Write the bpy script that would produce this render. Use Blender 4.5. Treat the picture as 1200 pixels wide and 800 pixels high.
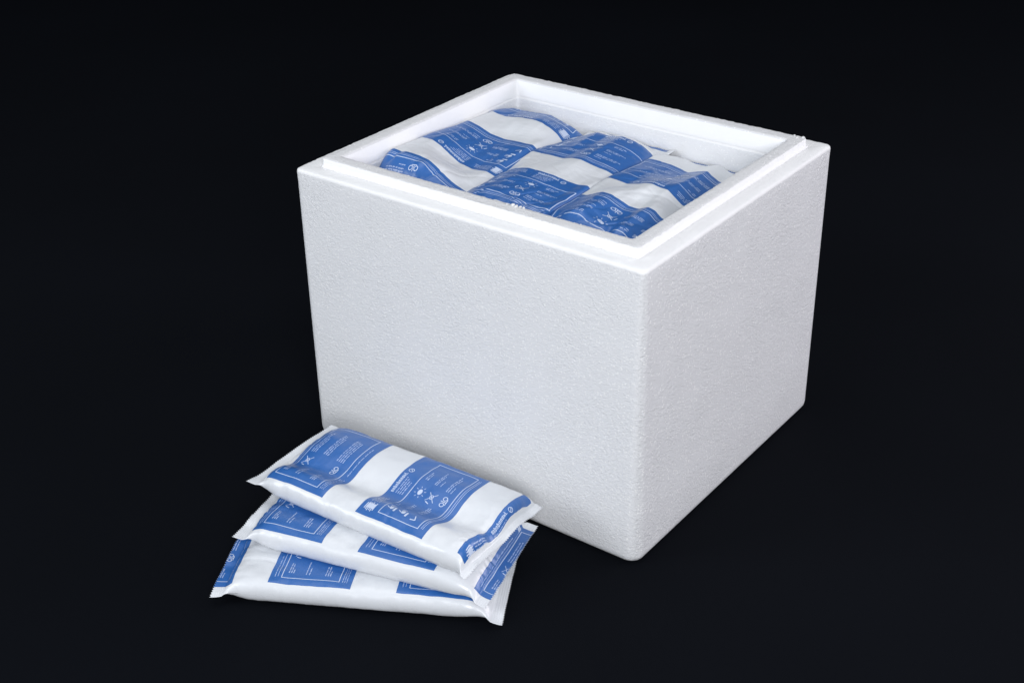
import bpy, math
import numpy as np
from mathutils import Matrix, Vector

for o in list(bpy.data.objects):
    bpy.data.objects.remove(o)
SC = bpy.context.scene
COL = SC.collection

# ------------------------------------------------------------------ camera
def rot(a, b, c):
    ca, sa, cb, sb, cc, sc = math.cos(a), math.sin(a), math.cos(b), math.sin(b), math.cos(c), math.sin(c)
    return (np.array([[1, 0, 0], [0, ca, -sa], [0, sa, ca]]) @ np.array([[cb, 0, sb], [0, 1, 0], [-sb, 0, cb]])
            @ np.array([[cc, -sc, 0], [sc, cc, 0], [0, 0, 1]]))
R = rot(2.0752, -0.0156, 0.9304)
T = np.array([0.2869, 0.5217, 3.3016]) * 0.4
CPOS = -R.T @ T
M = R.T @ np.diag([1.0, -1.0, -1.0])
cam_data = bpy.data.cameras.new('camera')
cam = bpy.data.objects.new('camera', cam_data)
COL.objects.link(cam)
cam.matrix_world = Matrix([[M[i][0], M[i][1], M[i][2], CPOS[i]] for i in range(3)] + [[0, 0, 0, 1]])
cam_data.sensor_width = 36.0
cam_data.lens = 1655.26 / 1200 * 36.0
cam_data.clip_start = 0.05
cam_data.clip_end = 60
SC.camera = cam

# ------------------------------------------------------------------ light
world = bpy.data.worlds.new('World')
SC.world = world
world.use_nodes = True
world.node_tree.nodes['Background'].inputs[0].default_value = (0.75, 0.85, 1.0, 1)
world.node_tree.nodes['Background'].inputs[1].default_value = 0.26

def softbox(name, loc, target, sx, sy, power, col):
    l = bpy.data.lights.new(name, 'AREA')
    l.shape = 'RECTANGLE'; l.size = sx; l.size_y = sy
    l.energy = power; l.color = col
    o = bpy.data.objects.new(name, l)
    COL.objects.link(o)
    o.location = loc
    o.rotation_euler = (Vector(target) - Vector(loc)).to_track_quat('-Z', 'Y').to_euler()
    return o
softbox('softbox_light', (0.35, 0.5, 2.7), (0.0, 0.2, 0.1), 1.9, 1.9, 18, (1.0, 0.985, 0.96))
softbox('softbox_light', (-1.55, -1.3, 1.2), (0.0, 0.15, 0.12), 0.9, 0.9, 45, (0.97, 0.975, 1.0))
softbox('softbox_light', (-1.6, 1.5, 1.3), (0.0, 0.3, 0.2), 1.0, 1.0, 21, (0.92, 0.96, 1.0))
softbox('softbox_light', (1.55, -1.3, 0.75), (0.15, 0.1, 0.12), 0.8, 0.8, 16, (1.0, 0.93, 1.0))

SC.view_settings.view_transform = 'Standard'
SC.view_settings.look = 'None'
SC.view_settings.exposure = 0.0
SC.view_settings.gamma = 1.0
SC.render.engine = 'CYCLES'
SC.cycles.max_bounces = 8

# ------------------------------------------------------------------ materials
def new_mat(name):
    m = bpy.data.materials.new(name)
    m.use_nodes = True
    nt = m.node_tree
    b = nt.nodes['Principled BSDF']
    return m, nt, b

def mth(nt, op, a, b=None, clamp=False):
    n = nt.nodes.new('ShaderNodeMath'); n.operation = op; n.use_clamp = clamp
    for i, v in enumerate((a, b)):
        if v is None: continue
        if isinstance(v, (int, float)): n.inputs[i].default_value = v
        else: nt.links.new(v, n.inputs[i])
    return n.outputs[0]

def foam_material(name, cut, extra_sparkle=False):
    """moulded polystyrene: packed beads, tiny pits, bead glints painted as white specks"""
    m, nt, b = new_mat(name)
    L = nt.links
    tc = nt.nodes.new('ShaderNodeTexCoord')
    nz = nt.nodes.new('ShaderNodeTexNoise'); nz.inputs['Scale'].default_value = 60; nz.inputs['Detail'].default_value = 2
    L.new(tc.outputs['Object'], nz.inputs['Vector'])
    mx = nt.nodes.new('ShaderNodeMix'); mx.data_type = 'VECTOR'; mx.inputs[0].default_value = 0.006
    L.new(tc.outputs['Object'], mx.inputs[4]); L.new(nz.outputs['Color'], mx.inputs[5])
    v = nt.nodes.new('ShaderNodeTexVoronoi'); v.feature = 'DISTANCE_TO_EDGE'; v.inputs['Scale'].default_value = 400
    L.new(mx.outputs[1], v.inputs['Vector'])
    groove = mth(nt, 'MULTIPLY', mth(nt, 'SUBTRACT', 1.0, mth(nt, 'MULTIPLY', v.outputs['Distance'], 5.0, True)), 1.0)
    v2 = nt.nodes.new('ShaderNodeTexVoronoi'); v2.feature = 'F1'; v2.inputs['Scale'].default_value = 400
    L.new(mx.outputs[1], v2.inputs['Vector'])
    sep = nt.nodes.new('ShaderNodeSeparateColor'); L.new(v2.outputs['Color'], sep.inputs[0])
    n2 = nt.nodes.new('ShaderNodeTexNoise'); n2.inputs['Scale'].default_value = 900; n2.inputs['Detail'].default_value = 3
    L.new(tc.outputs['Object'], n2.inputs['Vector'])
    n3 = nt.nodes.new('ShaderNodeTexNoise'); n3.inputs['Scale'].default_value = 22; n3.inputs['Detail'].default_value = 3
    L.new(tc.outputs['Object'], n3.inputs['Vector'])
    # relief strength varies in patches over the wall
    patch = mth(nt, 'MULTIPLY_ADD', n3.outputs['Fac'], 1.1)
    nt.nodes[-1].inputs[2].default_value = 0.1
    nf = nt.nodes.new('ShaderNodeTexNoise'); nf.inputs['Scale'].default_value = 330; nf.inputs['Detail'].default_value = 2.5
    nf.inputs['Distortion'].default_value = 0.8
    L.new(tc.outputs['Object'], nf.inputs['Vector'])
    h = mth(nt, 'MULTIPLY', groove, -0.22)
    h = mth(nt, 'ADD', h, mth(nt, 'MULTIPLY', nf.outputs['Fac'], 1.5))
    h = mth(nt, 'MULTIPLY', h, patch)
    h = mth(nt, 'ADD', h, mth(nt, 'MULTIPLY', n2.outputs['Fac'], 0.4))
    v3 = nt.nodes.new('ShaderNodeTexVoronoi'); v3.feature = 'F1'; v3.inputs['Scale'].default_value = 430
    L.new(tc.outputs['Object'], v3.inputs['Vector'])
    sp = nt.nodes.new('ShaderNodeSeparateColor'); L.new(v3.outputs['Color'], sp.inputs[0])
    glint = mth(nt, 'MULTIPLY', mth(nt, 'LESS_THAN', v3.outputs['Distance'], 0.38), mth(nt, 'GREATER_THAN', sp.outputs[0], 0.76 if extra_sparkle else 0.84))
    bp = nt.nodes.new('ShaderNodeBump'); bp.inputs['Strength'].default_value = (1.0 if extra_sparkle else 0.68) if not cut else 0.8
    bp.inputs['Distance'].default_value = 0.0011
    L.new(h, bp.inputs['Height']); L.new(bp.outputs[0], b.inputs['Normal'])
    # sparkle of the beads, painted into the base colour as white specks
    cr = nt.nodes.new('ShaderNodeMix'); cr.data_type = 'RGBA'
    cr.inputs[6].default_value = (0.78, 0.785, 0.80, 1) if not cut else (0.75, 0.75, 0.76, 1); cr.inputs[7].default_value = (0.98, 0.98, 0.98, 1) if extra_sparkle else (0.88, 0.88, 0.88, 1)
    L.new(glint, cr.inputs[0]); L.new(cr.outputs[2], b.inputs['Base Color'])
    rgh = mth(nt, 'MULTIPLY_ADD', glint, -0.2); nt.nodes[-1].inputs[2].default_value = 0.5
    L.new(rgh, b.inputs['Roughness'])
    b.inputs['Specular IOR Level'].default_value = 0.5
    b.inputs['Subsurface Weight'].default_value = 0.1
    b.inputs['Subsurface Radius'].default_value = (1.0, 1.0, 1.0)
    b.inputs['Subsurface Scale'].default_value = 0.004
    return m

def film_material(name, col, rough, seal=False, spec=0.5, coat=0.0):
    m, nt, b = new_mat(name)
    L = nt.links
    b.inputs['Base Color'].default_value = (*col, 1)
    b.inputs['Roughness'].default_value = rough
    b.inputs['Specular IOR Level'].default_value = spec
    b.inputs['Coat Weight'].default_value = coat
    b.inputs['Coat Roughness'].default_value = 0.27
    tc = nt.nodes.new('ShaderNodeTexCoord')
    mp = nt.nodes.new('ShaderNodeMapping'); mp.inputs['Scale'].default_value = (1.0, 0.45, 1)
    L.new(tc.outputs['UV'], mp.inputs[0])
    n = nt.nodes.new('ShaderNodeTexNoise'); n.inputs['Scale'].default_value = 9; n.inputs['Detail'].default_value = 4
    n.inputs['Distortion'].default_value = 0.6
    L.new(mp.outputs[0], n.inputs['Vector'])
    n2 = nt.nodes.new('ShaderNodeTexNoise'); n2.inputs['Scale'].default_value = 45; n2.inputs['Detail'].default_value = 3
    L.new(tc.outputs['UV'], n2.inputs['Vector'])
    h = mth(nt, 'ADD', n.outputs['Fac'], mth(nt, 'MULTIPLY', n2.outputs['Fac'], 0.13))
    if seal:
        sx = nt.nodes.new('ShaderNodeSeparateXYZ'); L.new(tc.outputs['UV'], sx.inputs[0])
        w = mth(nt, 'SINE', mth(nt, 'MULTIPLY', sx.outputs[0], 2 * math.pi / 0.022))
        h = mth(nt, 'ADD', h, mth(nt, 'MULTIPLY', w, 0.14))
    bp = nt.nodes.new('ShaderNodeBump'); bp.inputs['Strength'].default_value = 0.3
    bp.inputs['Distance'].default_value = 0.002
    L.new(h, bp.inputs['Height']); L.new(bp.outputs[0], b.inputs['Normal'])
    return m

M_FOAM = foam_material('white_polystyrene', False)
M_SIDE = foam_material('painted_sparkle_polystyrene', False, True)      # short sides: more and whiter painted sparkle specks, stronger relief
M_RIM = foam_material('cut_polystyrene', True)
m, nt, b = new_mat('smooth_moulded_polystyrene')
b.inputs['Base Color'].default_value = (0.85, 0.85, 0.855, 1); b.inputs['Roughness'].default_value = 0.6
b.inputs['Subsurface Weight'].default_value = 0.3; b.inputs['Subsurface Radius'].default_value = (1, 1, 1); b.inputs['Subsurface Scale'].default_value = 0.005
tc = nt.nodes.new('ShaderNodeTexCoord'); n = nt.nodes.new('ShaderNodeTexNoise'); n.inputs['Scale'].default_value = 260; n.inputs['Detail'].default_value = 3
nt.links.new(tc.outputs['Object'], n.inputs['Vector'])
bp = nt.nodes.new('ShaderNodeBump'); bp.inputs['Strength'].default_value = 0.22; bp.inputs['Distance'].default_value = 0.001
nt.links.new(n.outputs['Fac'], bp.inputs['Height']); nt.links.new(bp.outputs[0], b.inputs['Normal'])
M_SMOOTH = m
WHITE = (0.70, 0.72, 0.75)
BLUE = (0.025, 0.125, 0.40)
M_FILM = film_material('white_film', WHITE, 0.33, coat=0.3)
M_SEAL = film_material('white_film_seal', WHITE, 0.36, seal=True)
M_BLUE = film_material('blue_print', BLUE, 0.36, coat=0.4)
M_INK = film_material('white_print', (0.55, 0.63, 0.80), 0.36)
M_FINE = film_material('pale_fine_print', (0.46, 0.56, 0.80), 0.36)

m, nt, b = new_mat('black_backdrop_cloth')
b.inputs['Roughness'].default_value = 0.9
b.inputs['Specular IOR Level'].default_value = 0.06
tc = nt.nodes.new('ShaderNodeTexCoord')
n = nt.nodes.new('ShaderNodeTexNoise'); n.inputs['Scale'].default_value = 1.6; n.inputs['Detail'].default_value = 3
nt.links.new(tc.outputs['Object'], n.inputs['Vector'])
cr = nt.nodes.new('ShaderNodeValToRGB')
cr.color_ramp.elements[0].position = 0.3; cr.color_ramp.elements[0].color = (0.0019, 0.0025, 0.0041, 1)
cr.color_ramp.elements[1].position = 0.75; cr.color_ramp.elements[1].color = (0.0026, 0.0034, 0.0056, 1)
nt.links.new(n.outputs['Fac'], cr.inputs[0]); nt.links.new(cr.outputs[0], b.inputs['Base Color'])
n = nt.nodes.new('ShaderNodeTexNoise'); n.inputs['Scale'].default_value = 900
nt.links.new(tc.outputs['Object'], n.inputs['Vector'])
bp = nt.nodes.new('ShaderNodeBump'); bp.inputs['Strength'].default_value = 0.3; bp.inputs['Distance'].default_value = 0.001
nt.links.new(n.outputs['Fac'], bp.inputs['Height']); nt.links.new(bp.outputs[0], b.inputs['Normal'])
M_CLOTH = m

# ------------------------------------------------------------------ helpers
def mesh_obj(name, V, F, mat, parent=None, uv=None, smooth=True):
    """V in centimetres"""
    me = bpy.data.meshes.new(name)
    V = np.asarray(V, dtype=float) * 0.01
    F = np.asarray(F, dtype=np.int32)
    me.vertices.add(len(V)); me.vertices.foreach_set('co', V.ravel())
    k = F.shape[1]
    me.loops.add(F.size); me.loops.foreach_set('vertex_index', F.ravel())
    me.polygons.add(len(F))
    me.polygons.foreach_set('loop_start', np.arange(len(F), dtype=np.int32) * k)
    me.polygons.foreach_set('loop_total', np.full(len(F), k, dtype=np.int32))
    me.update(calc_edges=True)
    if uv is not None:
        lay = me.uv_layers.new(name='UVMap')
        lay.data.foreach_set('uv', np.asarray(uv)[F.ravel()].ravel())
    me.polygons.foreach_set('use_smooth', [smooth] * len(F))
    me.materials.append(mat)
    me.validate()
    o = bpy.data.objects.new(name, me)
    COL.objects.link(o)
    if parent: o.parent = parent
    return o

def empty(name, loc, rz, label, cat, group=None):
    o = bpy.data.objects.new(name, None)
    COL.objects.link(o)
    o.location = [c * 0.01 for c in loc]; o.rotation_euler = (0, 0, rz)
    o['label'] = label; o['category'] = cat
    if group: o['group'] = group
    return o

def vnoise(x, y, seed):
    """smooth 2-D value noise in [-1, 1], numpy arrays"""
    xi = np.floor(x).astype(np.int64); yi = np.floor(y).astype(np.int64)
    fx = x - xi; fy = y - yi
    fx = fx * fx * fx * (fx * (fx * 6 - 15) + 10); fy = fy * fy * fy * (fy * (fy * 6 - 15) + 10)
    def h(a, b):
        n = (a * 374761393 + b * 668265263 + seed * 1442695041) & 0xffffffff
        n = ((n ^ (n >> 13)) * 1274126177) & 0xffffffff
        return ((n ^ (n >> 16)) & 0xffff) / 32767.5 - 1.0
    return ((h(xi, yi) * (1 - fx) + h(xi + 1, yi) * fx) * (1 - fy)
            + (h(xi, yi + 1) * (1 - fx) + h(xi + 1, yi + 1) * fx) * fy)

def grid_faces(n, m, base=0, flip=False):
    i = np.arange(n - 1)[:, None]; j = np.arange(m - 1)[None, :]
    a = (base + i * m + j).ravel()
    F = np.stack([a, a + m, a + m + 1, a + 1], 1)
    return F[:, ::-1] if flip else F

def sstep(x):
    x = np.clip(x, 0, 1); return x * x * (3 - 2 * x)

# ------------------------------------------------------------------ setting: the black cloth sweep
prof = [(-300, 0), (250, 0)]
for k in range(1, 13):
    a = k / 12 * math.pi / 2
    prof.append((250 + 60 * math.sin(a), 60 - 60 * math.cos(a)))
prof.append((310, 260))
V = []; F = []
dx, dy = 0.697, 0.529                       # the sweep rises behind the box, seen from the camera
nrm = math.hypot(dx, dy); dx /= nrm; dy /= nrm
for (d, z) in prof:
    for w in (-350, -120, 0, 120, 350):
        V.append((dx * d - dy * w, dy * d + dx * w, z))
F = grid_faces(len(prof), 5, flip=True)
fl = mesh_obj('backdrop_floor', V, F, M_CLOTH)
fl['kind'] = 'structure'

# ------------------------------------------------------------------ the foam box
BX, BY = 35.0, 40.0
def ring(off, z, r, step=0.3, jit=0.0, seed=1):
    x0, x1, y0, y1 = off, BX - off, off, BY - off
    pts = []
    NS_x = int((BX - 2) / step); NS_y = int((BY - 2) / step); NC = 8
    def side(p, q, n):
        for k in range(n): pts.append((p[0] + (q[0] - p[0]) * k / n, p[1] + (q[1] - p[1]) * k / n))
    def arc(c, a0):
        for k in range(NC):
            a = a0 + math.pi / 2 * k / NC
            pts.append((c[0] + r * math.cos(a), c[1] + r * math.sin(a)))
    side((x0 + r, y0), (x1 - r, y0), NS_x); arc((x1 - r, y0 + r), -math.pi / 2)
    side((x1, y0 + r), (x1, y1 - r), NS_y); arc((x1 - r, y1 - r), 0)
    side((x1 - r, y1), (x0 + r, y1), NS_x); arc((x0 + r, y1 - r), math.pi / 2)
    side((x0, y1 - r), (x0, y0 + r), NS_y); arc((x0 + r, y0 + r), math.pi)
    P = np.array([(x, y, z) for x, y in pts])
    if jit:
        rg = np.random.default_rng(seed)
        n = len(P); e = rg.normal(size=n) * 0.6 + np.convolve(rg.normal(size=n + 8), np.ones(9) / 3, 'valid') * 0.6
        P[:, 2] += jit * e
        c = P[:, :2] - np.array([BX / 2, BY / 2])
        P[:, :2] += jit * rg.normal(size=(n, 1)) * c / np.linalg.norm(c, axis=1, keepdims=True)
    return P

def loft(rings, cap0=False, cap1=False, closed=False):
    n = len(rings[0]); V = np.concatenate(rings); F = []
    K = len(rings)
    i = np.arange(n)
    for k in range(K if closed else K - 1):
        a = k * n; b_ = ((k + 1) % K) * n
        F.append(np.stack([a + i, a + (i + 1) % n, b_ + (i + 1) % n, b_ + i], 1))
    F = np.concatenate(F)
    V = list(map(tuple, V)); F = F.tolist()
    def cap(start, flip):
        c = len(V); V.append(tuple(np.mean(np.array(V[start:start + n]), 0)))
        for q in range(n):
            f = [start + q, start + (q + 1) % n, c, c]
            F.append(f)
    return V, F, cap

def foam_mesh(name, rings, mat, parent, capped=False, closed=False, smooth_rings=()):
    V, F, cap = loft(rings, closed=closed)
    n = len(rings[0])
    me = bpy.data.meshes.new(name)
    F = [tuple(f) for f in F]
    if capped:
        F.append(tuple(range(n))[::-1]); s = (len(rings) - 1) * n
        F.append(tuple(range(s, s + n)))
    me.from_pydata([tuple(c * 0.01 for c in v) for v in V], [], F)
    me.polygons.foreach_set('use_smooth', [True] * len(F))
    me.materials.append(mat); me.materials.append(M_SMOOTH)
    idx = np.zeros(len(F), dtype=np.int32)
    for k in smooth_rings: idx[k * n:(k + 1) * n] = 1
    me.polygons.foreach_set('material_index', idx)
    o = bpy.data.objects.new(name, me); COL.objects.link(o); o.parent = parent
    return o

box = empty('foam_box', (0, 0, 0), 0,
            'large open white polystyrene box with raised rim, filled with blue and white gel packs', 'foam box')
HB = 30.54; HL = 31.43
rings = [ring(0.55, 0.0, 1.1), ring(0.2, 0.05, 1.15), ring(-0.07, 0.2, 1.2), ring(-0.24, 0.5, 1.22), ring(-0.3, 0.9, 1.25)]
for z in (6, 12, 18, 24, 29.2):
    rings.append(ring(-0.3 + 0.0035 * z, z, 1.25 - 0.02 * z))
rings += [ring(-0.19, 30.2, 0.55), ring(-0.16, 30.38, 0.55, jit=0.012), ring(-0.08, 30.49, 0.55, jit=0.018), ring(0.06, HB, 0.5, jit=0.014, seed=3),
          ring(0.9, HB, 0.5), ring(3.0, HB, 0.4), ring(3.0, 29.7, 0.4), ring(3.66, 29.66, 0.45), ring(3.69, 29.4, 0.45), ring(3.70, 28.5, 0.5),
          ring(3.75, 20, 0.6), ring(3.8, 4.2, 0.8), ring(4.5, 3.5, 0.8)]
bo = foam_mesh('body', rings, M_FOAM, box, capped=True, smooth_rings=(10, 11, 12, 13, 14, 15, 16, 17))
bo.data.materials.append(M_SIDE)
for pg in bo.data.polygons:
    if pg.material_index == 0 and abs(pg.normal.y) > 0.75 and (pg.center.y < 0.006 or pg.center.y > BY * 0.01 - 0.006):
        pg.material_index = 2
rings = [ring(1.50, HB - 0.1, 0.42), ring(1.52, HB + 0.02, 0.42), ring(1.62, HB + 0.10, 0.42), ring(1.68, HB + 0.22, 0.42), ring(1.69, HB + 0.55, 0.42),
         ring(1.71, HL - 0.10, 0.4, jit=0.015, seed=4), ring(1.76, HL - 0.03, 0.38, jit=0.03, seed=5), ring(1.88, HL, 0.36, jit=0.022, seed=6),
         ring(2.3, HL, 0.36, jit=0.010, seed=12), ring(2.75, HL, 0.34, jit=0.010, seed=13),
         ring(3.06, HL, 0.3, jit=0.016, seed=7), ring(3.15, HL - 0.05, 0.3, jit=0.016, seed=8), ring(3.21, HL - 0.16, 0.3, jit=0.008, seed=9),
         ring(3.6, HL - 1.45, 0.35), ring(3.655, HL - 1.74, 0.4), ring(3.66, HL - 1.85, 0.45), ring(3.2, HL - 1.8, 0.4), ring(2.6, HB - 0.2, 0.4)]
foam_mesh('raised_rim', rings, M_RIM, box, closed=True, smooth_rings=(0, 1, 2, 3, 4, 5, 12, 13, 14, 15, 16, 17))

# loose and torn beads along the edges of the rim: too small to pick apart
rg = np.random.default_rng(11)
V = []; F = []
ico_v = np.array([(0, 0, 1), (0.89, 0, 0.45), (0.28, 0.85, 0.45), (-0.72, 0.53, 0.45), (-0.72, -0.53, 0.45), (0.28, -0.85, 0.45),
                  (0.72, 0.53, -0.45), (-0.28, 0.85, -0.45), (-0.89, 0, -0.45), (-0.28, -0.85, -0.45), (0.72, -0.53, -0.45), (0, 0, -1)])
ico_f = [(0, 1, 2), (0, 2, 3), (0, 3, 4), (0, 4, 5), (0, 5, 1), (1, 6, 2), (2, 7, 3), (3, 8, 4), (4, 9, 5), (5, 10, 1),
         (6, 7, 2), (7, 8, 3), (8, 9, 4), (9, 10, 5), (10, 6, 1), (11, 7, 6), (11, 8, 7), (11, 9, 8), (11, 10, 9), (11, 6, 10)]
def crumb(x, y, z, r):
    k = len(V)
    s = r * (1 + 0.25 * rg.normal(size=3))
    for v in ico_v: V.append((x + v[0] * s[0], y + v[1] * s[1], z + v[2] * s[2] * 0.7))
    for f in ico_f: F.append((k + f[0], k + f[1], k + f[2]))
for k in range(170):
    u = rg.random(); e = rg.integers(0, 4); off = rg.choice([1.82, 1.82, 1.8, 3.1]); 
    if e == 0: x, y = off, off + (BY - 2 * off) * u
    elif e == 1: x, y = off + (BX - 2 * off) * u, off
    elif e == 2: x, y = BX - off, off + (BY - 2 * off) * u ** 1.8
    else: x, y = off + (BX - 2 * off) * u, BY - off
    crumb(x, y, HL - 0.03, abs(rg.normal()) * 0.03 + 0.03)
for k in range(60):                                  # rough strip on the right-hand rim
    crumb(15 + 17 * rg.random(), 2.3 + 0.5 * rg.normal() * 0.5, HL, 0.035 + 0.035 * rg.random())
for (x, y, r) in ((3.1, 15.9, .17), (3.0, 15.45, .2), (3.15, 15.1, .16), (3.1, 14.7, .2), (3.0, 16.5, .12), (33.1, 2.1, .2), (32.8, 2.6, .14), (33.2, 3.1, .12)):
    crumb(x, y, HL + 0.02, r)
cb = mesh_obj('foam_crumbs', V, F, M_RIM, box)
cb['kind'] = 'stuff'

# ------------------------------------------------------------------ print layouts (centimetres on the film)
PL, PW = 7.6, 11.4                                  # panel length along the pack, width across it
class Marks:
    def __init__(self, seed): self.fr = []; self.ic = []; self.tx = []; self.q = self.ic; self.rg = np.random.default_rng(seed)
    def rect(self, a0, a1, s0, s1): self.q.append([(a0, s0), (a1, s0), (a1, s1), (a0, s1)])
    def line(self, a0, s0, a1, s1, w):
        d = math.hypot(a1 - a0, s1 - s0); nx, ny = -(s1 - s0) / d * w / 2, (a1 - a0) / d * w / 2
        self.q.append([(a0 - nx, s0 - ny), (a1 - nx, s1 - ny), (a1 + nx, s1 + ny), (a0 + nx, s0 + ny)])
    def ell(self, a, s, ra, rs, w=None, n=14):
        p = [(math.cos(2 * math.pi * k / n), math.sin(2 * math.pi * k / n)) for k in range(n)]
        for k in range(n):
            c, d = p[k], p[(k + 1) % n]
            if w: f0, f1 = 1 - w / ra, 1 - w / rs
            else: f0 = f1 = 0.02
            self.q.append([(a + ra * c[0], s + rs * c[1]), (a + ra * d[0], s + rs * d[1]),
                           (a + ra * f0 * d[0], s + rs * f1 * d[1]), (a + ra * f0 * c[0], s + rs * f1 * c[1])])
    def text(self, a, s0, s1, h=0.075):
        self.q = self.tx; self._text(a, s0, s1, h); self.q = self.ic
    def _text(self, a, s0, s1, h):
        s = s0                                       # a line of small print: words of uneven letters
        while s < s1 - 0.1:
            w = min(self.rg.uniform(0.25, 0.75), s1 - s)
            t = s
            while t < s + w - 0.03:
                lw = self.rg.uniform(0.05, 0.09); up = self.rg.choice([0, 0, 0.03])
                self.rect(a - up, a + h * self.rg.uniform(0.8, 1), t, min(t + lw, s + w)); t += lw + 0.018
            s += w + 0.09
    def block(self, a, s0, s1, n, dy=0.19, h=0.085):
        for k in range(n): self.text(a + k * dy, s0, s1 - (self.rg.uniform(0.3, 1.2) if k == n - 1 else self.rg.uniform(0, .3)), h)
    def title(self, a, s0, s1, h=0.36):
        s = s0                                       # bold heading, strokes of tall and short letters
        while s < s1:
            k = self.rg.integers(0, 4); w = 0.2; tall = self.rg.choice([0, 0, .1])
            self.rect(a - tall, a + h, s, s + 0.075)
            if k in (0, 1): self.rect(a, a + 0.07, s, s + w)
            if k in (0, 2): self.rect(a + h - 0.07, a + h, s, s + w)
            if k != 2: self.rect(a + 0.05, a + h, s + w - 0.07, s + w)
            if k == 3: self.rect(a + h / 2 - .03, a + h / 2 + .03, s, s + w)
            s += w + 0.06
    def frame(self, a0, a1, s0, s1, w=0.075):
        self.q = self.fr; self._frame(a0, a1, s0, s1, w); self.q = self.ic
    def thin(self, a):
        self.q = self.tx; self.rect(a, a + 0.045, 0.9, 10.5); self.q = self.ic
    def _frame(self, a0, a1, s0, s1, w):
        self.rect(a0, a1, s0, s0 + w); self.rect(a0, a1, s1 - w, s1)
        self.rect(a0, a0 + w, s0, s1); self.rect(a1 - w, a1, s0, s1)
    def logo(self, a, s):
        for k in range(6): self.rect(a + k * 0.19, a + k * 0.19 + 0.10, s + 0.25 * self.rg.random(), s + 1.2 - 0.3 * self.rg.random())
        self.rect(a + 0.15, a + 0.95, s + 0.35, s + 0.95)
    def hand(self, a, s, box_=True):
        if box_: self.rect(a + 0.32, a + 0.52, s - 0.4, s + 0.2)
        self.ell(a, s, 0.2, 0.22)
        for k in range(4): self.line(a + 0.12 * k - 0.2, s + 0.1, a + 0.12 * k - 0.28, s + 0.55, 0.045)
        self.line(a - 0.2, s - 0.1, a - 0.55, s + 0.1, 0.08)
    def sun(self, a, s):
        self.ell(a, s, 0.22, 0.34)
        for k in range(8):
            t = k * math.pi / 4 + .3
            self.line(a + .4 * math.cos(t), s + .5 * math.sin(t), a + .6 * math.cos(t), s + .68 * math.sin(t), 0.05)
    def cross(self, a, s):
        self.line(a - .45, s - .5, a + .45, s + .5, 0.06); self.line(a - .45, s + .5, a + .45, s - .5, 0.06)
        self.ell(a, s, .2, .26, 0.06); self.line(a - .3, s - .6, a + .1, s - .75, .1)
    def ears(self, a, s):
        self.ell(a, s - .35, .25, .25, .08); self.ell(a, s + .35, .25, .25, .08); self.line(a - .3, s, a + .35, s, .08)
        self.line(a + .3, s - .3, a + .3, s + .35, .08)

def layout_front():
    m = Marks(5)
    m.logo(0.45, 0.55)
    m.block(0.55, 1.95, 4.0, 4, 0.25)
    m.title(0.35, 5.0, 7.4, 0.3); m.block(0.9, 5.0, 7.2, 4, 0.24)
    m.ell(0.62, 8.1, 0.3, 0.3, 0.07); m.line(0.8, 7.95, 0.45, 8.35, .07)
    m.frame(2.1, 6.65, 0.75, 10.7)
    m.thin(6.88); m.thin(7.06)
    m.hand(2.9, 1.9); m.hand(4.25, 1.85); m.line(5.3, 1.4, 5.8, 1.5, .12); m.line(5.8, 1.5, 5.5, 2.1, .1)
    m.block(2.5, 2.9, 3.9, 2, .22); m.block(3.6, 3.1, 4.6, 3, .19); m.block(5.0, 2.9, 5.0, 3, .19)
    m.sun(3.1, 6.0); m.cross(4.5, 5.9); m.ears(5.8, 6.0)
    m.block(2.6, 7.6, 9.4, 2, .22); m.block(3.8, 7.4, 9.9, 2, .2); m.block(4.45, 7.4, 8.7, 1); m.block(5.3, 7.1, 10.1, 2, .22); m.block(5.85, 7.1, 9, 1)
    return m.fr, m.ic, m.tx

def layout_back():
    m = Marks(9)
    m.frame(1.05, 6.45, 0.75, 10.7)
    m.thin(0.7)
    for a in (0.45, 6.72, 6.9, 7.08): m.text(a, 0.8, 4.0, 0.05)
    m.text(0.42, 4.6, 9.0); m.text(6.9, 4.6, 9.0)
    m.block(1.6, 1.5, 3.2, 3, .2); m.block(3.2, 1.4, 3.4, 2, .3); m.block(5.0, 1.4, 3.0, 3, .22)
    m.cross(2.0, 4.6); m.ears(5.3, 4.6)
    m.block(1.5, 5.8, 9.4, 3, .24); m.block(3.0, 5.9, 9.6, 3, .24); m.block(4.7, 5.8, 9.5, 4, .24)
    m.rect(.35, .8, 10.3, 10.9)
    return m.fr, m.ic, m.tx
LAY = {'front': layout_front(), 'back': layout_back()}

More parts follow.
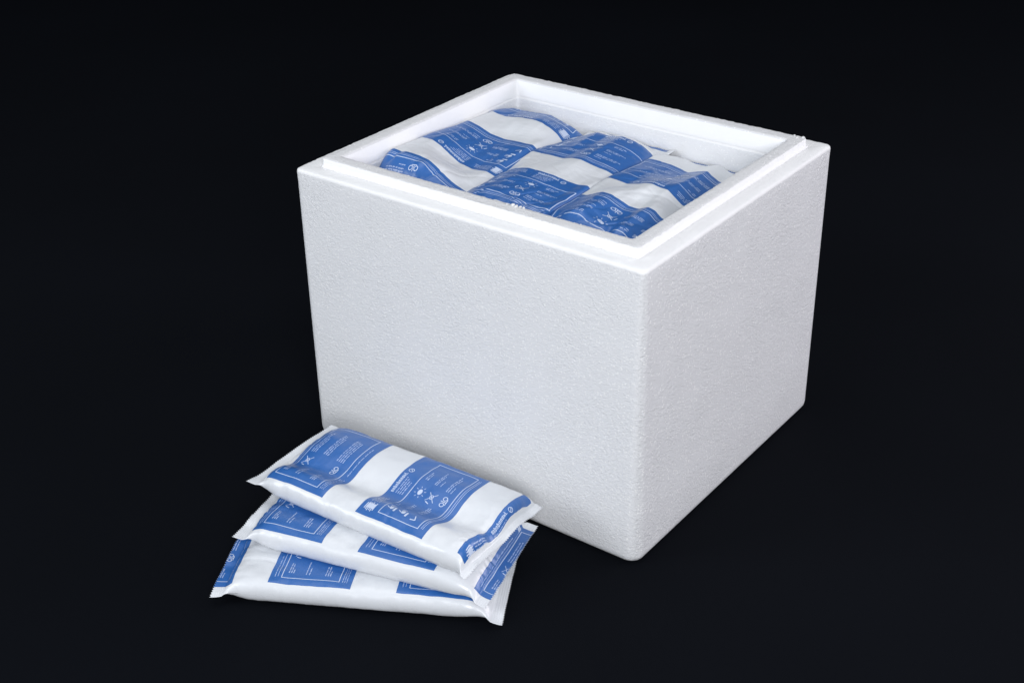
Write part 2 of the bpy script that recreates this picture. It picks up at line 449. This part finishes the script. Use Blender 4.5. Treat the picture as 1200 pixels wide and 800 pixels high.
# ------------------------------------------------------------------ a gel pack
def gel_pack(loc, rz, label, group, seed, hw=5.85, L=26.0, H=2.4, p=4.0, taper=(3.2, 3.2), corner=(2.0, 2.0),
             fin=1.15, finw=6.3, zfin=(0, 0), finwave=(0.25, 0.25), top=None, lobes=None, bands=(), kind='front', rev=False, cname='gel_pack',
             wr=1.0, zc=0.0, fin_dz=None, prange=(-5.3, 5.5)):
    """local x runs along the pack, local y across it, z up; cm.  top(x, y) gives an absolute height for the upper film."""
    g = empty(cname, loc, rz, label, 'gel pack', group)
    fl_, fr_ = fin if isinstance(fin, tuple) else (fin, fin)
    x0, x1 = -L / 2, L / 2
    # across: arc length of the upper film
    uu = np.linspace(-1, 1, 4001)
    pf = np.clip(1 - np.abs(uu) ** p, 0, 1) ** 0.5
    al = np.concatenate([[0], np.cumsum(np.hypot(np.diff(uu) * hw, np.diff(pf) * H / 2))]); half = al[-1] / 2
    NQ = int(round(al[-1] / 0.09)) | 1
    q = np.linspace(0, al[-1], NQ); U = np.interp(q, al, uu); PFm = np.clip(1 - np.abs(U) ** p, 0, 1) ** 0.5
    qs = q - half
    def env(x, u):
        ta = taper[0] + corner[0] * np.abs(u) ** 3; tb = taper[1] + corner[1] * np.abs(u) ** 3
        a = np.clip((x - (x0 + fl_)) / ta, 0, 1); b_ = np.clip(((x1 - fr_) - x) / tb, 0, 1)
        return np.sqrt(np.clip(1 - (1 - a) ** 2, 0, 1)) * np.sqrt(np.clip(1 - (1 - b_) ** 2, 0, 1))
    # along: arc length of the crown line
    xx = np.linspace(x0, x1, 6001); ee = env(xx, 0.0) * H * 0.62
    ax = np.concatenate([[0], np.cumsum(np.hypot(np.diff(xx), np.diff(ee)))])
    NT = int(ax[-1] / 0.15) + 1
    A = np.linspace(0, ax[-1], NT); X = np.interp(A, ax, xx)
    i0 = int(np.searchsorted(X, x0 + fl_)); i1 = int(np.searchsorted(X, x1 - fr_))
    XX, UU = np.meshgrid(X, U, indexing='ij'); PF = np.meshgrid(X, PFm, indexing='ij')[1]
    E = env(XX, UU); E0 = env(XX, 0 * UU)
    w = finw + (hw - finw) * sstep(E0 * 1.1)
    # pinched waist just inside each seal
    w = w - 0.18 * np.exp(-((XX - (x0 + fl_ + 0.7)) / 0.8) ** 2) - 0.18 * np.exp(-((XX - (x1 - fr_ - 0.7)) / 0.8) ** 2)
    QN = np.meshgrid(X, qs / half, indexing='ij')[1]
    bl = sstep(E0 * 1.3)
    Y = w * (UU * bl + QN * (1 - bl))
    pfe = PF * bl + np.clip(1 - np.abs(UU) ** 2, 0, 1) ** 0.5 * (1 - bl)
    # middle line of the pack: goes to the seal heights at both ends
    za = zfin[0] * (1 - sstep((XX - x0) / (fl_ + taper[0] * 0.8))); zb = zfin[1] * (1 - sstep((x1 - XX) / (fr_ + taper[1] * 0.8)))
    wa = finwave[0] * (1 - sstep((XX - x0) / (fl_ + 1.6))); wb = finwave[1] * (1 - sstep((x1 - XX) / (fr_ + 1.6)))
    ZM = zc + za + zb
    ZM = ZM + wa * (vnoise(Y * 0.33 + 7.3, XX * 0.2, seed) + 0.35 * vnoise(Y * 0.9, XX * .4, seed + 1)) \
            + wb * (vnoise(Y * 0.33 + 1.1, XX * 0.2, seed + 2) + 0.35 * vnoise(Y * 0.9, XX * .4, seed + 3))
    if fin_dz is not None: ZM = ZM + fin_dz(XX, Y)
    ZT = ZM + 0.5 * H * E * pfe; ZB = ZM - 0.5 * H * E * pfe
    soft = sstep(E * 1.2) * sstep(pfe * 1.3)
    if top is not None:
        want = top(XX, Y)
        # blur the traced heights a little
        for _ in range(3):
            want = (np.roll(want, 1, 1) + want * 2 + np.roll(want, -1, 1)) / 4
        for _ in range(10):
            w2 = want.copy(); w2[1:-1] = (want[:-2] + want[1:-1] * 2 + want[2:]) / 4; want = w2
        ZT = ZB + (want - ZB) * np.clip(E * pfe, 0, 1) + (1 - np.clip(E * pfe, 0, 1)) * 0
        ZT = np.maximum(ZT, ZB + 0.02)
    if lobes is not None: ZT = ZT + lobes(XX, Y) * soft
    # broad softness, fine creases, gathers that fan out from the seals
    crease = lambda n: np.maximum(0, 1 - np.abs(n) * 5.0)
    ZT = ZT + wr * soft * (0.05 * vnoise(XX * 0.35, Y * 0.5, seed + 5) + 0.03 * vnoise(XX * 0.9, Y * 1.1, seed + 6)
              - (0.035 if top is None else 0.055) * crease(vnoise(XX * 0.28 + Y * 0.1, Y * 0.22, seed + 12))
              - (0.0 if top is None else 0.035) * crease(vnoise(XX * 0.5 - Y * 0.25, Y * 0.4, seed + 13)))
    ga = np.exp(-np.clip(XX - x0 - fl_ * 0.7, 0, 99) / 1.3) + np.exp(-np.clip(x1 - fr_ * 0.7 - XX, 0, 99) / 1.3)
    fa = 1 + 0.03 * np.minimum(XX - x0, x1 - XX)
    ZT = ZT + wr * ga * np.clip(E * 2.0, 0, 1) * (0.13 * vnoise(Y * 1.1 / fa, XX * 0.4, seed + 8) + 0.07 * vnoise(Y * 2.6 / fa, XX * 0.7, seed + 14) - 0.09 * crease(vnoise(Y * 0.8 / fa + XX * 0.3, XX * 0.5, seed + 15)))
    if top is not None: ZT = ZT + soft * np.exp(-np.clip(XX - x0 - 3.5, 0, 99) / 2.5) * (0.14 * vnoise(XX * 0.9, Y * 0.8, seed + 16) - 0.16 * crease(vnoise(XX * 0.5 + Y * 0.4, Y * 0.45, seed + 17)))
    ZB = ZB + wr * ga * np.clip(E * 2.0, 0, 1) * 0.05 * vnoise(Y * 1.5 / fa, XX * 0.35, seed + 9)
    # creases on the side walls
    side = np.exp(-((np.abs(UU) - 0.97) / 0.05) ** 2) * E
    Y = Y + wr * side * np.sign(UU) * (0.035 * vnoise(XX * 0.5, UU * 9, seed + 10) + 0.02 * vnoise(XX * 2.2, UU * 14, seed + 11))
    ZT = ZT + 0.012; ZB = np.minimum(ZB - 0.012, ZT - 0.02)
    XP = XX.copy()
    tooth = 0.15 * np.array([0.0, 1.0, 0.55])[np.arange(NQ) % 3]
    XP[0] += tooth; XP[-1] -= tooth
    XP[1] += tooth * 0.2; XP[-2] -= tooth * 0.2
    TOP = np.stack([XP, Y, ZT], -1); BOT = np.stack([XP, Y, ZB], -1)
    du = np.gradient(TOP, axis=0); dv = np.gradient(TOP, axis=1)
    N = np.cross(du, dv); N /= np.linalg.norm(N, axis=-1, keepdims=True) + 1e-12
    UVg = np.stack(np.meshgrid(A / 10, qs / 10, indexing='ij'), -1)
    def shell(name, r0, r1, mat, ends):
        t = TOP[r0:r1 + 1]; bt = BOT[r0:r1 + 1]; n = r1 - r0 + 1; m_ = NQ
        Vs = np.concatenate([t.reshape(-1, 3), bt.reshape(-1, 3)]); off = n * m_
        Fs = [grid_faces(n, m_), grid_faces(n, m_, off, flip=True)]
        i = np.arange(n - 1)
        Fs.append(np.stack([i * m_, off + i * m_, off + (i + 1) * m_, (i + 1) * m_], 1)[:, ::-1][:, ::-1])
        k = m_ - 1
        Fs.append(np.stack([i * m_ + k, (i + 1) * m_ + k, off + (i + 1) * m_ + k, off + i * m_ + k], 1))
        j = np.arange(m_ - 1)
        if 0 in ends: Fs.append(np.stack([j, j + 1, off + j + 1, off + j], 1))
        if 1 in ends:
            s = (n - 1) * m_
            Fs.append(np.stack([s + j, off + s + j, off + s + j + 1, s + j + 1], 1))
        uv = UVg[r0:r1 + 1].reshape(-1, 2)
        return mesh_obj(name, Vs, np.concatenate(Fs), mat, g, np.concatenate([uv, uv + 3.3]))
    shell('film_pouch', i0, i1, M_FILM, ())
    shell('end_seal', 0, i0, M_SEAL, (0,))
    shell('end_seal', i1, NT - 1, M_SEAL, (1,))
    # --- print
    def sample(a, s, lift):
        fi = np.clip(a / A[-1] * (NT - 1), 0, NT - 1.0001); fj = np.clip((s + half) / (2 * half) * (NQ - 1), 0, NQ - 1.0001)
        i = fi.astype(int); j = fj.astype(int); u = (fi - i)[:, None]; v = (fj - j)[:, None]
        bil = lambda G: (G[i, j] * (1 - u) + G[i + 1, j] * u) * (1 - v) + (G[i, j + 1] * (1 - u) + G[i + 1, j + 1] * u) * v
        return bil(TOP) + bil(N) * lift
    s_lo, pw = prange[0], prange[1] - prange[0]
    for bd in bands:
        xe, sd, kd, rv = bd[:4]
        c0, c1 = bd[4] if len(bd) > 4 else (x0, x1)
        a0 = np.interp(xe, X, A) + min(0, xe - x0) + max(0, xe - x1)
        if sd == 'r': a0 -= PL
        a1 = a0 + PL
        A0, A1 = max(a0, np.interp(c0, X, A)), min(a1, np.interp(c1, X, A))
        if A1 - A0 < 0.12: continue
        # panel rows: its own ends plus every film row in between, so that it lies on the film everywhere
        ra = np.concatenate([[A0], A[(A > A0 + 0.01) & (A < A1 - 0.01)], [A1]])
        rs = np.concatenate([[s_lo], qs[(qs > s_lo + 0.01) & (qs < s_lo + pw - 0.01)], [s_lo + pw]])
        ga_, gs_ = np.meshgrid(ra, rs, indexing='ij')
        P = sample(ga_.ravel(), gs_.ravel(), 0.012)
        pan = mesh_obj('printed_panel', P, grid_faces(len(ra), len(rs)), M_BLUE, g,
                       np.stack([ga_.ravel() / 10, gs_.ravel() / 10], 1))
        for nm, polys, mt in zip(('printed_frame', 'printed_symbols', 'fine_print'), LAY[kd], (M_INK, M_INK, M_FINE)):
            V = []; F = []; base = 0
            for poly in polys:
                c = []
                for (a, s) in poly:
                    s = s / PW * pw
                    if rv: a, s = PL - a, pw - s
                    c.append((a + a0, s + s_lo))
                c = np.array(c)
                if c[:, 0].max() > A1 - 0.02 or c[:, 0].min() < A0 + 0.02:
                    c[:, 0] = np.clip(c[:, 0], A0 + 0.02, A1 - 0.02)
                    if np.ptp(c[:, 0]) < 0.03: continue
                e0 = max(np.linalg.norm(c[1] - c[0]), np.linalg.norm(c[2] - c[3])); e1 = max(np.linalg.norm(c[2] - c[1]), np.linalg.norm(c[3] - c[0]))
                n0 = max(1, int(e0 / 0.14)); n1 = max(1, int(e1 / 0.14))
                gu, gv = np.meshgrid(np.linspace(0, 1, n0 + 1), np.linspace(0, 1, n1 + 1), indexing='ij')
                gu = gu.ravel()[:, None]; gv = gv.ravel()[:, None]
                pts = (c[0] * (1 - gu) + c[1] * gu) * (1 - gv) + (c[3] * (1 - gu) + c[2] * gu) * gv
                V.append(pts); F.append(grid_faces(n0 + 1, n1 + 1, base)); base += len(pts)
            if not V: continue
            pts = np.concatenate(V); P = sample(pts[:, 0], pts[:, 1], 0.022); FF = np.concatenate(F)
            nn = np.cross(P[FF[:, 1]] - P[FF[:, 0]], P[FF[:, 3]] - P[FF[:, 0]])
            flip = np.einsum('ij,ij->i', nn, sample(pts[FF[:, 0], 0], pts[FF[:, 0], 1], 1.0) - P[FF[:, 0]]) < 0
            FF[flip] = FF[flip][:, ::-1]
            ob = mesh_obj(nm, P, FF, mt, pan, pts / 10)
            if nm != 'printed_frame': ob['kind'] = 'stuff'
    return g

# ---- the three packs inside the box: upper film traced as heights over the box plan
def prof_fn(keys, cx, cy):
    """keys: [(X, [(Y, z), ...]), ...] in box coordinates"""
    kx = np.array([k[0] for k in keys])
    def f(x, y):
        X = x + cx; Yb = y + cy
        zs = []
        for _, pts in keys:
            pts = sorted(pts); zs.append(np.interp(Yb, [p_[0] for p_ in pts], [p_[1] for p_ in pts]))
        zs = np.array(zs)
        out = zs[0].copy()
        for k in range(len(kx) - 1):
            t = sstep((X - kx[k]) / (kx[k + 1] - kx[k]))
            out = np.where(X >= kx[k], zs[k] * (1 - t) + zs[k + 1] * t, out)
        return out
    return f

INX = 18.2          # centre of the packs along the box: seals against the far wall
ZC = 27.3
c1 = prof_fn([(9.5, [(33.9, 30.5), (32.3, 30.5), (31.1, 30.3), (30.3, 29.9), (29.3, 29.3), (28.4, 28.7), (27.6, 28.3), (26.3, 28.0)]),
              (14, [(34.4, 30.3), (33.1, 29.8), (32, 29.1), (30.9, 28.5), (29.2, 28.2), (27.4, 28.4), (26.4, 28.1)]),
              (21.5, [(35.6, 29.8), (34.3, 29.5), (32.7, 28.9), (30.9, 28.7), (28.7, 28.8), (27.1, 28.9), (26.2, 28.3)]),
              (26, [(35.8, 29.6), (34.9, 29.4), (33.9, 29.3), (32, 29.6), (30.2, 29.7), (29.1, 29.6), (28, 29.2), (27.1, 28.7), (26.4, 28.0)]),
              (30.0, [(36.5, 28.8), (35, 29.2), (33.3, 29.1), (32.2, 29.1), (30.1, 29.3), (28.7, 28.9), (26.5, 28.3)])], INX, 31.1)
c2 = prof_fn([(15.5, [(26, 28.3), (24.8, 28.9), (23.2, 29.2), (21.6, 29.2), (20, 29.1), (18.5, 28.9), (17.2, 28.8), (16, 29.0), (15.6, 28.6)]),
              (20, [(24.2, 29.0), (22.1, 29.0), (21.1, 29.3), (20, 29.4), (18.5, 29.1), (17.0, 28.9), (16, 28.6), (15.7, 28.1)]),
              (27, [(26, 28.2), (24.8, 28.6), (23, 29.3), (21.6, 29.2), (19.9, 29.5), (18.4, 29.3), (17.4, 29.0), (16.3, 28.4), (16, 28.0)])], INX, 21.0)
c3 = prof_fn([(13.5, [(14.9, 29.0), (14.2, 29.3), (13.1, 29.8), (12, 29.8), (11, 29.4), (10.1, 29.0), (9, 29.0), (8, 29.5), (7.2, 29.3), (6.5, 28.7), (4, 28.4)]),
              (18, [(14.4, 29.2), (13.2, 29.0), (12.1, 29.3), (11.1, 29.6), (10.3, 29.7), (9.3, 29.5), (8.6, 29.5), (7.9, 29.0), (7.0, 28.3), (4, 28.0)]),
              (25.5, [(14.9, 28.7), (13.9, 28.7), (12.8, 28.6), (10.8, 28.2), (8.6, 28.9), (8.1, 28.5), (7.2, 28.1), (4, 27.9)])], INX, 9.9)
GB = 'gel packs lying in the open foam box'
W_IN = dict(H=2.7, p=30, zc=ZC)
gel_pack((INX, 31.1, 0), 0, 'gel pack along the left inner wall of the foam box, edge turned up', GB, 21,
         hw=5.35, taper=(2.6, 1.1), corner=(1.0, 0.4), finw=5.3, zfin=(-0.6, -0.6), top=c1, wr=0.7, prange=(-5.3, 5.9), **W_IN,
         bands=((-8.7, 'r', 'front', False), (-4.2, 'l', 'front', False), (7.8, 'l', 'front', False, (-12, 11.6))))
gel_pack((INX, 21.0, 0), 0, 'middle gel pack of the three in the foam box, between two others', GB, 37,
         hw=5.6, taper=(2.6, 2.8), corner=(1.0, 0.8), finw=5.5, zfin=(-0.6, 0.45), finwave=(.2, .3), top=c2, wr=0.7, prange=(-5.7, 5.6), **W_IN,
         bands=((-2.7, 'r', 'front', True), (1.8, 'l', 'front', True), (12.35, 'l', 'front', True)))
gel_pack((INX, 9.9, 0), 0, 'gel pack along the right inner wall of the foam box, in the front right corner', GB, 53,
         hw=6.15, taper=(2.6, 3.2), corner=(1.0, 0.8), finw=5.9, zfin=(-0.6, -0.5), top=c3, wr=0.8, prange=(-5.9, 6.1), **W_IN,
         bands=((-4.7, 'r', 'front', False), (-0.2, 'l', 'front', False), (12.75, 'l', 'front', False)))

# ---- the three packs stacked on the floor
GT = 'gel packs stacked in front of the foam box'
def gauss(v, c, w): return np.exp(-((v - c) / w) ** 2)
D = math.radians
W_OUT = dict(p=14)
gel_pack((-15.3, 19.35, 0), D(-90 + 28.5), 'bottom gel pack of the stack on the floor, turned farthest from the box', GT, 71,
         zc=1.2, H=2.35, taper=(2.0, 2.6), corner=(1.4, 2.4), zfin=(-0.2, -0.7), finwave=(0.3, 0.2), wr=1.4, L=26.8, **W_OUT,
         bands=((-11.5, 'r', 'back', False), (-8.1, 'l', 'back', False), (3.7, 'l', 'back', False)))
gel_pack((-12.75, 19.4, 0), D(-90 + 14.5), 'middle gel pack of the stack on the floor, between two others', GT, 90,
         zc=3.5, H=2.3, taper=(2.2, 2.4), corner=(1.4, 2.0), zfin=(0.1, -0.7), finwave=(0.3, 0.3), wr=1.4, L=25.6, **W_OUT,
         lobes=lambda x, y: 0.12 * gauss(y, -3.4, 1.6) - 0.1 * gauss(y, -0.6, 1.6),
         bands=((-3.8, 'r', 'back', False), (-0.15, 'l', 'back', False), (11.2, 'l', 'back', False)))
gel_pack((-10.5, 20.4, 0), D(-90 + 2.5), 'top gel pack of the stack on the floor, showing its wavy blue print in full', GT, 104,
         zc=5.85, H=2.3, taper=(2.6, 0.75), corner=(2.2, 0.25), finw=6.15, zfin=(0.0, -0.3), finwave=(0.2, 0.3), wr=1.25, L=25.8, fin=(1.15, 0.7), **W_OUT,
         lobes=lambda x, y: 0.38 * gauss(y, -3.6, 1.3) - 0.55 * gauss(y, -1.2 + 0.05 * x, 1.5) + 0.25 * gauss(y, 2.8, 1.9) + 0.1 * np.sin(x * 0.6) * gauss(y, -1, 3),
         bands=((-4.0, 'r', 'back', False, (-11.1, 99)), (-0.05, 'l', 'front', False), (11.35, 'l', 'front', False, (-99, 12.1))))
